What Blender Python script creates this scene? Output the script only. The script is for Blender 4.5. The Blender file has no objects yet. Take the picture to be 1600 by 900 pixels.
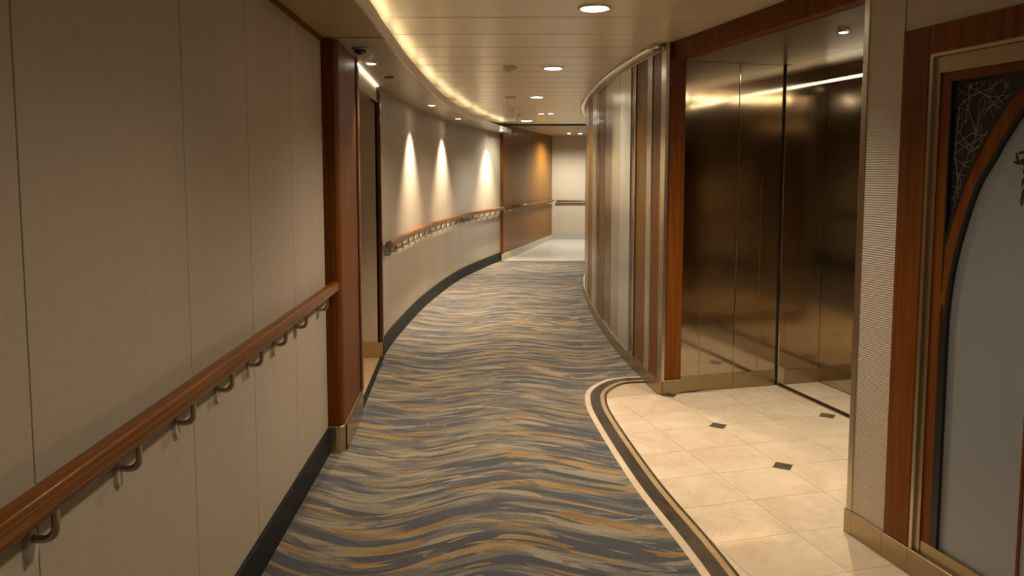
import bpy, bmesh, math, random
from mathutils import Vector, Matrix
random.seed(7)
PI = math.pi
S = bpy.context.scene
COL = S.collection

# ------------------------------------------------------------------ camera, world, exposure
FPX, PY, CAMH = 1180.0, 370.0, 1.525
pitch = math.atan((PY - 272.0) / FPX)
cam_data = bpy.data.cameras.new('camera')
cam_data.sensor_width = 36.0
cam_data.lens = FPX / 1600.0 * 36.0
cam_data.shift_y = -(450.0 - PY) / 1600.0
cam_data.clip_start = 0.02
cam = bpy.data.objects.new('camera', cam_data)
COL.objects.link(cam)
cam.location = (0, 0, CAMH)
cam.rotation_euler = (PI / 2 - pitch, 0, 0)
S.camera = cam

W = bpy.data.worlds.new('world')
S.world = W
W.use_nodes = True
W.node_tree.nodes['Background'].inputs[0].default_value = (1.0, 0.85, 0.65, 1)
W.node_tree.nodes['Background'].inputs[1].default_value = 0.0

S.view_settings.view_transform = 'Standard'
S.view_settings.look = 'None'
S.view_settings.gamma = 1.0
S.view_settings.use_curve_mapping = False
S.view_settings.exposure = 1.45
S.cycles.caustics_reflective = False

WARM = (1.0, 0.78, 0.52)
NEUT = (1.0, 0.825, 0.62)
COOL = (1.0, 0.97, 0.86)
P_DOWN = 40.0      # main ceiling downlights
P_SOFF = 115.0      # soffit downlights that graze the curved wall
P_HALL = 42.0      # small downlights of the far hall
E_COVE = 3.4       # cove tubes
E_LED = 15.0       # LED strip in the lift portal
E_LINTEL = 2.6

# ------------------------------------------------------------------ mesh helpers
def link(o):
    COL.objects.link(o)
    return o

def mesh_obj(name, verts, faces, mat, parent=None, smooth=False):
    me = bpy.data.meshes.new(name)
    me.from_pydata([tuple(v) for v in verts], [], faces)
    bm = bmesh.new(); bm.from_mesh(me)
    bmesh.ops.recalc_face_normals(bm, faces=bm.faces)
    bm.to_mesh(me); bm.free()
    if mat: me.materials.append(mat)
    if smooth:
        for p in me.polygons: p.use_smooth = True
    o = link(bpy.data.objects.new(name, me))
    if parent: put(o, parent)
    return o

def put(o, parent):
    o.parent = parent
    m = Matrix.Identity(4)
    p = parent
    while p is not None:
        m = Matrix.LocRotScale(p.location, p.rotation_euler, p.scale) @ m if p.parent is None or True else m
        p = p.parent
    # parts are modelled in world space: cancel the parent's transform
    o.matrix_parent_inverse = m.inverted()
    return o

def thing(name, label, cat, loc=(0, 0, 0), group=None):
    o = link(bpy.data.objects.new(name, None))
    o.empty_display_size = 0.05
    o.location = loc
    return tag(o, label, cat, group)

def tag(o, label, cat, group=None):
    o['label'] = label; o['category'] = cat
    if group: o['group'] = group
    return o

def struct(o, label=None, cat=None):
    o['kind'] = 'structure'
    if label: o['label'] = label
    if cat: o['category'] = cat
    return o

def sroot(name, label, cat, loc=(0, 0, 0)):
    o = link(bpy.data.objects.new(name, None)); o.location = loc; o.empty_display_size = 0.05
    return struct(o, label, cat)

def prism(poly, z0, z1):
    n = len(poly)
    v = [(x, y, z0) for x, y in poly] + [(x, y, z1) for x, y in poly]
    f = [tuple(range(n))[::-1], tuple(range(n, 2 * n))]
    f += [(i, (i + 1) % n, n + (i + 1) % n, n + i) for i in range(n)]
    return v, f

def smooth_poly(pts, n=10):
    out = []
    for i in range(len(pts) - 1):
        p0 = pts[max(i - 1, 0)]; p1 = pts[i]; p2 = pts[i + 1]; p3 = pts[min(i + 2, len(pts) - 1)]
        for k in range(n):
            t = k / n
            out.append(tuple(0.5 * (2 * b + (c - a) * t + (2 * a - 5 * b + 4 * c - d) * t * t + (3 * b - a - 3 * c + d) * t ** 3)
                             for a, b, c, d in zip(p0, p1, p2, p3)))
    out.append(tuple(pts[-1]))
    return out

def normals(path):
    """left-hand unit normals of a plan polyline"""
    ns = []
    for i in range(len(path)):
        a = path[max(i - 1, 0)]; b = path[min(i + 1, len(path) - 1)]
        dx, dy = b[0] - a[0], b[1] - a[1]; L = math.hypot(dx, dy)
        ns.append((-dy / L, dx / L))
    return ns

def offset(path, d):
    return [(p[0] + n[0] * d, p[1] + n[1] * d) for p, n in zip(path, normals(path))]

def cum(path):
    L = [0.0]
    for a, b in zip(path, path[1:]): L.append(L[-1] + math.dist(a, b))
    return L

def at_len(path, s):
    L = cum(path)
    s = min(max(s, 0), L[-1])
    for i in range(len(path) - 1):
        if s <= L[i + 1] or i == len(path) - 2:
            t = (s - L[i]) / (L[i + 1] - L[i])
            return tuple(a + (b - a) * t for a, b in zip(path[i], path[i + 1]))

def sub_path(path, s0, s1, step=0.12):
    n = max(1, int(math.ceil((s1 - s0) / step)))
    return [at_len(path, s0 + (s1 - s0) * k / n) for k in range(n + 1)]

def s_of_y(path, y):
    L = cum(path)
    for i in range(len(path) - 1):
        a, b = path[i][1], path[i + 1][1]
        if (a <= y <= b) or (b <= y <= a):
            return L[i] + (L[i + 1] - L[i]) * (y - a) / (b - a)
    return L[-1]

def slab_path(name, path, d0, d1, z0, z1, mat, parent=None, smooth=False):
    """wall slab along a plan path between offsets d0 and d1"""
    poly = offset(path, d0) + offset(path, d1)[::-1]
    v, f = prism(poly, z0, z1)
    n = len(path)
    f = f[2:]
    for i in range(n - 1):
        a, b, c, d = i, i + 1, 2 * n - 2 - i, 2 * n - 1 - i
        f.append((d, c, b, a)); f.append(tuple(q + 2 * n for q in (a, b, c, d)))
    return mesh_obj(name, v, f, mat, parent, smooth)

def box(name, x0, x1, y0, y1, z0, z1, mat, parent=None, bevel=0.0):
    v, f = prism([(x0, y0), (x1, y0), (x1, y1), (x0, y1)], z0, z1)
    o = mesh_obj(name, v, f, mat, parent)
    if bevel: bev(o, bevel)
    return o

def bev(o, w, seg=2):
    bm = bmesh.new(); bm.from_mesh(o.data)
    es = [e for e in bm.edges if len(e.link_faces) == 2 and e.calc_face_angle(0) > 0.6]
    bmesh.ops.bevel(bm, geom=es, offset=w, segments=seg, affect='EDGES', profile=0.5)
    bm.to_mesh(o.data); bm.free()

def polyp(name, poly, z0, z1, mat, parent=None, bevel=0.0):
    v, f = prism(poly, z0, z1)
    o = mesh_obj(name, v, f, mat, parent)
    if bevel: bev(o, bevel)
    return o

def sweep(path3, prof, closed=True):
    """sweep a closed 2-D profile (side, up) along a 3-D path that stays roughly level"""
    v, f = [], []
    m = len(prof)
    for i, p in enumerate(path3):
        a = Vector(path3[max(i - 1, 0)]); b = Vector(path3[min(i + 1, len(path3) - 1)])
        t = (b - a).normalized()
        up = Vector((0, 0, 1))
        side = t.cross(up).normalized(); up = side.cross(t).normalized()
        for s, u in prof:
            v.append(Vector(p) + side * s + up * u)
    for i in range(len(path3) - 1):
        for j in range(m):
            k = (j + 1) % m
            f.append((i * m + j, i * m + k, (i + 1) * m + k, (i + 1) * m + j))
    f.append(tuple(range(m))[::-1]); q = (len(path3) - 1) * m
    f.append(tuple(range(q, q + m)))
    return v, f

def tube(path3, r, seg=8):
    """tube along any 3-D path"""
    v, f = [], []
    ref = None
    for i, p in enumerate(path3):
        a = Vector(path3[max(i - 1, 0)]); b = Vector(path3[min(i + 1, len(path3) - 1)])
        t = (b - a).normalized()
        if ref is None:
            ref = Vector((0, 0, 1)) if abs(t.z) < 0.9 else Vector((1, 0, 0))
        s = t.cross(ref).normalized(); ref = s.cross(t).normalized()
        rr = r[i] if isinstance(r, (list, tuple)) else r
        for j in range(seg):
            an = 2 * PI * j / seg
            v.append(Vector(p) + s * math.cos(an) * rr + ref * math.sin(an) * rr)
    for i in range(len(path3) - 1):
        for j in range(seg):
            k = (j + 1) % seg
            f.append((i * seg + j, i * seg + k, (i + 1) * seg + k, (i + 1) * seg + j))
    f.append(tuple(range(seg))[::-1]); q = (len(path3) - 1) * seg
    f.append(tuple(range(q, q + seg)))
    return v, f

def lathe(prof, loc, seg=28):
    v, f = [], []
    for r, z in prof:
        for j in range(seg):
            an = 2 * PI * j / seg
            v.append((loc[0] + r * math.cos(an), loc[1] + r * math.sin(an), loc[2] + z))
    for i in range(len(prof) - 1):
        for j in range(seg):
            k = (j + 1) % seg
            f.append((i * seg + j, i * seg + k, (i + 1) * seg + k, (i + 1) * seg + j))
    f.append(tuple(range(seg)))
    f.append(tuple(range((len(prof) - 1) * seg, len(prof) * seg)))
    return v, f

# ------------------------------------------------------------------ materials
MATS = {}
def new_mat(name):
    m = bpy.data.materials.new(name); m.use_nodes = True
    MATS[name] = m
    nt = m.node_tree
    return m, nt, nt.nodes['Principled BSDF']

def N(nt, kind, **kw):
    n = nt.nodes.new(kind)
    for k, v in kw.items():
        if k in n.inputs.keys() if hasattr(n.inputs, 'keys') else False:
            n.inputs[k].default_value = v
        else:
            setattr(n, k, v)
    return n

def math_n(nt, op, a, b=None, c=None, clamp=False):
    n = nt.nodes.new('ShaderNodeMath'); n.operation = op; n.use_clamp = clamp
    for i, q in enumerate((a, b, c)):
        if q is None: continue
        if isinstance(q, (int, float)): n.inputs[i].default_value = q
        else: nt.links.new(q, n.inputs[i])
    return n.outputs[0]

def mix_c(nt, fac, a, b, blend='MIX'):
    n = nt.nodes.new('ShaderNodeMix'); n.data_type = 'RGBA'; n.blend_type = blend
    for i, q in ((0, fac), (6, a), (7, b)):
        if isinstance(q, (int, float)): n.inputs[i].default_value = q
        elif isinstance(q, tuple): n.inputs[i].default_value = (*q, 1) if len(q) == 3 else q
        else: nt.links.new(q, n.inputs[i])
    return n.outputs[2]

def noise_n(nt, vec, scale=5.0, detail=2.0, rough=0.5, dist=0.0):
    n = nt.nodes.new('ShaderNodeTexNoise')
    n.inputs['Scale'].default_value = scale; n.inputs['Detail'].default_value = detail
    n.inputs['Roughness'].default_value = rough; n.inputs['Distortion'].default_value = dist
    if vec is not None: nt.links.new(vec, n.inputs['Vector'])
    return n.outputs[0]

def mapping_n(nt, vec, scale=(1, 1, 1), loc=(0, 0, 0), rot=(0, 0, 0)):
    n = nt.nodes.new('ShaderNodeMapping')
    n.inputs['Scale'].default_value = scale; n.inputs['Location'].default_value = loc
    n.inputs['Rotation'].default_value = rot
    nt.links.new(vec, n.inputs['Vector'])
    return n.outputs[0]

def ramp_n(nt, fac, stops, interp='LINEAR'):
    n = nt.nodes.new('ShaderNodeValToRGB'); n.color_ramp.interpolation = interp
    e = n.color_ramp.elements
    while len(e) < len(stops): e.new(0.5)
    for q, (p, c) in zip(e, stops):
        q.position = p; q.color = (*c, 1)
    nt.links.new(fac, n.inputs[0])
    return n.outputs[0]

def geo_pos(nt):
    return nt.nodes.new('ShaderNodeNewGeometry').outputs['Position']

def bump_n(nt, height, strength=0.2, distance=0.01):
    n = nt.nodes.new('ShaderNodeBump')
    n.inputs['Strength'].default_value = strength; n.inputs['Distance'].default_value = distance
    nt.links.new(height, n.inputs['Height'])
    return n.outputs[0]

def smooth_step(nt, val, lo, hi):
    n = nt.nodes.new('ShaderNodeMapRange'); n.interpolation_type = 'SMOOTHSTEP'
    nt.links.new(val, n.inputs[0])
    n.inputs[1].default_value = lo; n.inputs[2].default_value = hi
    return n.outputs[0]

def wood(name, dark, light, rough=0.32, coat=0.3, scale=1.0, axis='z'):
    m, nt, b = new_mat(name)
    p = geo_pos(nt)
    a = noise_n(nt, mapping_n(nt, p, (22 * scale, 22 * scale, 0.9) if axis == 'z' else (30, 1.2, 30)), 1.0, 4, 0.6, 0.6)
    c = noise_n(nt, mapping_n(nt, p, (160, 160, 3) if axis == 'z' else (200, 4, 200)), 1.0, 2, 0.5)
    f = math_n(nt, 'ADD', math_n(nt, 'MULTIPLY', a, 0.8), math_n(nt, 'MULTIPLY', c, 0.2))
    col = ramp_n(nt, f, [(0.3, dark), (0.68, light)])
    nt.links.new(col, b.inputs['Base Color'])
    b.inputs['Roughness'].default_value = rough
    b.inputs['Specular IOR Level'].default_value = 0.14
    b.inputs['Coat Weight'].default_value = coat; b.inputs['Coat Roughness'].default_value = 0.15
    nt.links.new(bump_n(nt, c, 0.05, 0.002), b.inputs['Normal'])
    return m

def metal(name, col, rough=0.3, aniso=0.0, wave=0.0, wscale=(6, 6, 0.4)):
    m, nt, b = new_mat(name)
    p = geo_pos(nt)
    c = noise_n(nt, mapping_n(nt, p, (3, 3, 260)), 1.0, 2, 0.5)
    nt.links.new(mix_c(nt, c, tuple(q * 0.97 for q in col), tuple(min(1, q * 1.03) for q in col)), b.inputs['Base Color'])
    b.inputs['Metallic'].default_value = 1.0
    r = math_n(nt, 'ADD', math_n(nt, 'MULTIPLY', c, 0.03), rough - 0.015)
    nt.links.new(r, b.inputs['Roughness'])
    b.inputs['Anisotropic'].default_value = aniso
    if wave:
        w = noise_n(nt, mapping_n(nt, p, wscale), 1.0, 2, 0.5)
        nt.links.new(bump_n(nt, w, wave, 0.02), b.inputs['Normal'])
    return m

def plain(name, col, rough=0.5, metallic=0.0, var=0.06, vscale=6.0, spec=0.5):
    m, nt, b = new_mat(name)
    p = geo_pos(nt)
    n = noise_n(nt, p, vscale, 3)
    nt.links.new(mix_c(nt, n, tuple(q * (1 - var) for q in col), tuple(min(1, q * (1 + var)) for q in col)), b.inputs['Base Color'])
    b.inputs['Roughness'].default_value = rough; b.inputs['Metallic'].default_value = metallic
    b.inputs['Specular IOR Level'].default_value = spec
    return m

def emit(name, col, strength):
    m, nt, b = new_mat(name)
    b.inputs['Base Color'].default_value = (*col, 1)
    b.inputs['Emission Color'].default_value = (*col, 1)
    b.inputs['Emission Strength'].default_value = strength
    return m

def fabric_wall(name, col, rough=0.55):
    m, nt, b = new_mat(name)
    p = geo_pos(nt)
    weave = noise_n(nt, mapping_n(nt, p, (220, 220, 60)), 1.0, 2)
    blot = noise_n(nt, mapping_n(nt, p, (2, 2, 0.6)), 1.0, 3)
    f = math_n(nt, 'ADD', math_n(nt, 'MULTIPLY', weave, 0.5), math_n(nt, 'MULTIPLY', blot, 0.5))
    nt.links.new(ramp_n(nt, f, [(0.3, tuple(q * 0.88 for q in col)), (0.7, tuple(q * 1.08 for q in col))]), b.inputs['Base Color'])
    b.inputs['Roughness'].default_value = rough
    b.inputs['Specular IOR Level'].default_value = 0.35
    nt.links.new(bump_n(nt, weave, 0.08, 0.002), b.inputs['Normal'])
    return m

def ribbed(name, col):
    m, nt, b = new_mat(name)
    p = geo_pos(nt)
    wv = N(nt, 'ShaderNodeTexWave', wave_type='BANDS', bands_direction='Z', wave_profile='SIN')
    wv.inputs['Scale'].default_value = 33.0; wv.inputs['Distortion'].default_value = 1.2
    wv.inputs['Detail'].default_value = 2.0; wv.inputs['Detail Scale'].default_value = 0.6
    nt.links.new(p, wv.inputs['Vector'])
    blot = noise_n(nt, mapping_n(nt, p, (30, 30, 5)), 1.0, 3)
    c0 = mix_c(nt, wv.outputs['Fac'], tuple(q * 0.82 for q in col), col)
    nt.links.new(mix_c(nt, math_n(nt, 'MULTIPLY', blot, 0.4), c0, tuple(q * 0.8 for q in col)), b.inputs['Base Color'])
    b.inputs['Roughness'].default_value = 0.5
    nt.links.new(bump_n(nt, wv.outputs['Fac'], 0.5, 0.004), b.inputs['Normal'])
    return m

def marble(name, c0, c1, vein, rough=0.12):
    m, nt, b = new_mat(name)
    p = geo_pos(nt)
    oi = nt.nodes.new('ShaderNodeObjectInfo').outputs['Random']
    sh = nt.nodes.new('ShaderNodeVectorMath'); sh.operation = 'ADD'
    nt.links.new(p, sh.inputs[0])
    cb = nt.nodes.new('ShaderNodeCombineXYZ')
    nt.links.new(math_n(nt, 'MULTIPLY', oi, 17.0), cb.inputs[0]); nt.links.new(math_n(nt, 'MULTIPLY', oi, 31.0), cb.inputs[1])
    nt.links.new(cb.outputs[0], sh.inputs[1])
    q = sh.outputs[0]
    a = noise_n(nt, q, 2.6, 5, 0.6, 0.8)
    v = noise_n(nt, q, 1.8, 6, 0.6, 1.6)
    vv = math_n(nt, 'SUBTRACT', 1.0, smooth_step(nt, math_n(nt, 'ABSOLUTE', math_n(nt, 'SUBTRACT', v, 0.5)), 0.0, 0.03))
    col = ramp_n(nt, a, [(0.35, c0), (0.65, c1)])
    col = mix_c(nt, math_n(nt, 'MULTIPLY', vv, 0.2), col, vein)
    col = mix_c(nt, math_n(nt, 'MULTIPLY', oi, 0.16), col, c0)
    nt.links.new(col, b.inputs['Base Color'])
    b.inputs['Roughness'].default_value = rough
    return m

def carpet_mat():
    m, nt, b = new_mat('carpet_waves')
    p = geo_pos(nt)
    sep = nt.nodes.new('ShaderNodeSeparateXYZ'); nt.links.new(p, sep.inputs[0])
    x, y = sep.outputs[0], sep.outputs[1]
    big = noise_n(nt, mapping_n(nt, p, (0.7, 0.55, 1)), 1.0, 2)
    ph = math_n(nt, 'ADD', math_n(nt, 'MULTIPLY', x, 5.0), math_n(nt, 'MULTIPLY', big, 3.0))
    wav = math_n(nt, 'MULTIPLY', math_n(nt, 'SINE', ph), 0.118)
    med = math_n(nt, 'MULTIPLY', math_n(nt, 'SUBTRACT', noise_n(nt, mapping_n(nt, p, (2.2, 1.2, 1)), 1.0, 2), 0.5), 0.06)
    yw = math_n(nt, 'SUBTRACT', math_n(nt, 'ADD', y, med), wav)
    cb = nt.nodes.new('ShaderNodeCombineXYZ')
    nt.links.new(x, cb.inputs[0]); nt.links.new(yw, cb.inputs[1])
    w = cb.outputs[0]
    def streak(sx, sy, seed, det=2.0, rough=0.55):
        return noise_n(nt, mapping_n(nt, w, (sx, sy, 1), (seed * 3.7, seed * 5.3, seed * 2.1)), 1.0, det, rough, 0.25)
    # a second wave field with its own phase, so strokes cross and taper
    ph2 = math_n(nt, 'ADD', math_n(nt, 'ADD', math_n(nt, 'MULTIPLY', x, 5.0), 0.5), math_n(nt, 'MULTIPLY', noise_n(nt, mapping_n(nt, p, (0.8, 0.7, 1), (4, 7, 2)), 1.0, 2), 3.2))
    yw2 = math_n(nt, 'SUBTRACT', y, math_n(nt, 'MULTIPLY', math_n(nt, 'SINE', ph2), 0.108))
    cb2 = nt.nodes.new('ShaderNodeCombineXYZ')
    nt.links.new(x, cb2.inputs[0]); nt.links.new(yw2, cb2.inputs[1])
    w2 = cb2.outputs[0]
    def streak2(sx, sy, seed, det=2.0, rough=0.55):
        return noise_n(nt, mapping_n(nt, w2, (sx, sy, 1), (seed * 3.7, seed * 5.3, seed * 2.1)), 1.0, det, rough, 0.25)
    base = smooth_step(nt, streak(1.7, 12, 1), 0.43, 0.51)
    greige = mix_c(nt, smooth_step(nt, streak2(2.2, 18, 2), 0.45, 0.55), (0.20, 0.178, 0.14), (0.29, 0.255, 0.195))
    grey = mix_c(nt, smooth_step(nt, streak(2.2, 17, 3), 0.45, 0.55), (0.095, 0.097, 0.108), (0.165, 0.157, 0.145))
    col = mix_c(nt, base, greige, grey)
    col = mix_c(nt, smooth_step(nt, streak2(1.6, 12, 13), 0.59, 0.61), col, (0.33, 0.285, 0.205))
    col = mix_c(nt, smooth_step(nt, streak(1.5, 12, 4, 1.5), 0.60, 0.625), col, (0.085, 0.088, 0.10))
    och = mix_c(nt, smooth_step(nt, streak(3, 26, 7), 0.35, 0.65), (0.26, 0.155, 0.060), (0.37, 0.255, 0.12))
    col = mix_c(nt, smooth_step(nt, streak(1.8, 14, 6, 1.5), 0.615, 0.64), col, och)
    col = mix_c(nt, smooth_step(nt, streak2(1.6, 16, 9, 1.5), 0.64, 0.66), col, och)
    thin = streak(1.3, 9, 8, 1.5)
    line = math_n(nt, 'SUBTRACT', 1.0, smooth_step(nt, math_n(nt, 'ABSOLUTE', math_n(nt, 'SUBTRACT', thin, 0.55)), 0.003, 0.012))
    col = mix_c(nt, math_n(nt, 'MULTIPLY', line, 0.5), col, (0.40, 0.31, 0.18))
    thin2 = streak2(1.5, 10, 11, 1.5)
    line2 = math_n(nt, 'SUBTRACT', 1.0, smooth_step(nt, math_n(nt, 'ABSOLUTE', math_n(nt, 'SUBTRACT', thin2, 0.47)), 0.003, 0.014))
    col = mix_c(nt, math_n(nt, 'MULTIPLY', line2, 0.6), col, (0.085, 0.085, 0.095))
    grain = noise_n(nt, p, 210, 2)
    col = mix_c(nt, 1.0, col, ramp_n(nt, grain, [(0.3, (0.62, 0.62, 0.62)), (0.7, (1.2, 1.2, 1.2))]), 'MULTIPLY')
    nt.links.new(col, b.inputs['Base Color'])
    b.inputs['Roughness'].default_value = 0.95
    b.inputs['Specular IOR Level'].default_value = 0.1
    b.inputs['Sheen Weight'].default_value = 0.1
    nt.links.new(bump_n(nt, grain, 0.35, 0.004), b.inputs['Normal'])
    return m

M_CARPET = carpet_mat()
M_WALL = fabric_wall('wall_vinyl_beige', (0.515, 0.43, 0.325))
M_WALLC = M_FARW = M_WALL
M_JOINT = plain('joint_dark', (0.03, 0.022, 0.014), 0.7)
M_WOOD = wood('wood_mahogany', (0.10, 0.027, 0.003), (0.21, 0.066, 0.008), 0.45, 0.0)
M_WOODP = wood('wood_panel_tan', (0.20, 0.080, 0.010), (0.27, 0.115, 0.018), 0.38, 0.15, 0.6)
M_RAIL = wood('wood_handrail', (0.12, 0.037, 0.004), (0.25, 0.085, 0.010), 0.3, 0.25, 1, 'y')
M_RAILC = M_RAIL
M_BRASS = metal('brass_kick', (0.56, 0.45, 0.28), 0.34)
M_BRONZE = metal('bronze_base', (0.40, 0.32, 0.21), 0.33)
M_STEEL = metal('steel_portal', (0.52, 0.45, 0.35), 0.085, 0.0, 0.04, (1.5, 1.5, 4))
M_STEELC = metal('steel_portal_ceiling', (0.52, 0.45, 0.35), 0.30)
M_STEELB = metal('steel_bracket', (0.42, 0.37, 0.30), 0.3)
M_PLATE = plain('bracket_plate_cream', (0.55, 0.50, 0.42), 0.4)
M_CHAMP = metal('champagne_trim', (0.50, 0.44, 0.33), 0.28)
M_CHROME = metal('chrome_trim', (0.78, 0.72, 0.60), 0.2)
M_BLACK = plain('baseboard_black', (0.013, 0.015, 0.018), 0.5, var=0.3, vscale=14, spec=0.2)
M_SLAT = metal('ceiling_slat_satin', (0.80, 0.71, 0.54), 0.32)
M_SLAT.node_tree.nodes['Principled BSDF'].inputs['Metallic'].default_value = 0.25
M_SOFF = plain('soffit_paint', (0.42, 0.37, 0.28), 0.42, 0.15)
M_SOFFN = plain('soffit_paint_gold', (0.44, 0.33, 0.17), 0.45, 0.1)
M_CREAM = plain('fixture_cream', (0.84, 0.78, 0.64), 0.4)
M_DARKF = plain('fixture_dark', (0.02, 0.018, 0.015), 0.3)
M_MARBLE = marble('marble_cream', (0.70, 0.55, 0.38), (0.82, 0.69, 0.52), (0.46, 0.33, 0.21), 0.07)
M_MARBB = marble('marble_border_cream', (0.68, 0.54, 0.37), (0.78, 0.64, 0.46), (0.48, 0.35, 0.22), 0.2)
M_MARBD = marble('marble_dark', (0.035, 0.030, 0.024), (0.075, 0.062, 0.045), (0.15, 0.12, 0.08), 0.18)
M_MARBG = marble('marble_gold', (0.42, 0.29, 0.14), (0.55, 0.40, 0.21), (0.3, 0.2, 0.1), 0.2)
M_INLAY = marble('inlay_grey', (0.09, 0.072, 0.05), (0.17, 0.135, 0.095), (0.25, 0.2, 0.14), 0.2)
M_GROUT = plain('grout', (0.50, 0.38, 0.25), 0.7)
M_FARFL = marble('far_floor_stone', (0.66, 0.62, 0.52), (0.76, 0.72, 0.62), (0.5, 0.46, 0.38), 0.25)
M_RIB = ribbed('ribbed_fabric', (0.60, 0.51, 0.40))
M_FROST = plain('frosted_glass', (0.235, 0.252, 0.262), 0.32, 0.0, 0.05, 1.5, 0.8)
M_GLASSD = plain('dark_glass', (0.028, 0.027, 0.022), 0.14, 0.0, 0.25, 6, 0.6)
M_ETCH = plain('etched_line', (0.26, 0.23, 0.17), 0.4)
M_BLKP = plain('black_paint', (0.008, 0.008, 0.008), 0.35)
M_LENS = emit('lamp_lens', (1.0, 0.92, 0.78), 14.0)
M_LENSW = emit('lamp_lens_white', (1.0, 0.97, 0.9), 14.0)
M_COVE = emit('cove_tube', (1.0, 0.80, 0.48), E_COVE)
M_LED = emit('led_strip', (1.0, 0.80, 0.54), E_LED)
M_LINT = emit('lintel_led', (1.0, 0.82, 0.52), E_LINTEL)
M_RECFL = marble('recess_floor', (0.40, 0.27, 0.14), (0.52, 0.36, 0.20), (0.3, 0.2, 0.1), 0.3)

def lacquer(name, dark, light):
    m = wood(name, dark, light, 0.36, 0.05, 0.5)
    nt = m.node_tree; b = nt.nodes['Principled BSDF']
    w = noise_n(nt, mapping_n(nt, geo_pos(nt), (7, 7, 0.7)), 1.0, 2)
    nt.links.new(bump_n(nt, w, 0.25, 0.02), b.inputs['Normal'])
    nt.links.new(b.inputs['Normal'].links[0].from_socket, b.inputs['Coat Normal'])
    b.inputs['Coat Roughness'].default_value = 0.06
    return m
M_LACB = lacquer('lacquer_brown', (0.12, 0.055, 0.010), (0.23, 0.108, 0.022))
M_LACR = lacquer('lacquer_red', (0.12, 0.036, 0.005), (0.21, 0.070, 0.010))
M_PSILV = metal('panel_silver', (0.56, 0.55, 0.49), 0.26, 0, 0.25, (6, 6, 0.5))
M_PSILV.node_tree.nodes['Principled BSDF'].inputs['Metallic'].default_value = 0.55
M_PCHAM = metal('panel_champagne', (0.46, 0.39, 0.28), 0.26, 0, 0.25, (6, 6, 0.5))
M_PCHAM.node_tree.nodes['Principled BSDF'].inputs['Metallic'].default_value = 0.55
M_PBRON = metal('panel_bronze', (0.22, 0.15, 0.085), 0.25, 0, 0.25, (6, 6, 0.5))

# ------------------------------------------------------------------ plan geometry (metres, camera at 0,0 looking +Y)
ZS, ZC = 2.24, 2.40                        # soffit, main ceiling
WALL_L = [(-0.775, -3.2), (-1.006, 4.05)]  # straight left wall
def xl(y):
    (x0, y0), (x1, y1) = WALL_L
    return x0 + (x1 - x0) * (y - y0) / (y1 - y0)
CURVE_L = smooth_poly([(-1.088, 6.22), (-1.085, 7.0), (-1.01, 8.67), (-0.80, 10.6), (-0.555, 11.85), (-0.20, 13.28)], 10)
EDGE_S = smooth_poly([(-0.58, -3.2), (-0.60, 0.0), (-0.646, 3.18), (-0.677, 4.07), (-0.708, 5.65), (-0.671, 8.0), (-0.44, 10.7), (-0.02, 13.36)], 10)
FEAT = smooth_poly([(1.032, 5.12), (0.975, 5.62), (0.925, 6.2), (0.892, 7.05), (0.882, 7.9), (0.895, 8.6), (0.955, 9.85), (1.16, 11.4), (1.60, 13.0), (2.3, 14.6)], 10)

ANG = math.radians(14.5)
AX = (-math.sin(ANG), math.cos(ANG)); BX = (math.cos(ANG), math.sin(ANG))
O = (1.254, 4.484)
def ab(a, b): return (O[0] + a * AX[0] + b * BX[0], O[1] + a * AX[1] + b * BX[1])
def abq(a0, a1, b0, b1): return [ab(a0, b0), ab(a1, b0), ab(a1, b1), ab(a0, b1)]
A_N = -1.377       # near end of lift lobby
B_W = -0.169       # face of the right wall

# ------------------------------------------------------------------ floor
BORDER = smooth_poly([(1.30, -3.2), (1.02, -0.5), (0.85, 1.4), (0.719, 2.759), (0.590, 3.625), (0.497, 4.62), (0.497, 5.03), (0.545, 5.26), (0.66, 5.46), (0.79, 5.56), (0.99, 5.60)], 12)
n_left = [(xl(-3.2) - 0.05, -3.2), (xl(4.03) - 0.05, 4.03), (-0.98, 4.7), (-0.975, 4.76), (-1.075, 6.2)]
cl = [(x - 0.02, y) for x, y in CURVE_L]
ft = [(x + 0.02, y) for x, y in FEAT if 5.65 < y < 13.25]
carpet_poly = BORDER + ft + [(1.75, 13.2), (-0.24, 13.24)] + cl[::-1][1:] + n_left[::-1]
me_v, me_f = prism(carpet_poly, -0.03, 0.004)
floor = struct(mesh_obj('floor', me_v, me_f, M_CARPET), 'wave-patterned grey, tan and ochre carpet along the corridor', 'carpet')

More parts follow.
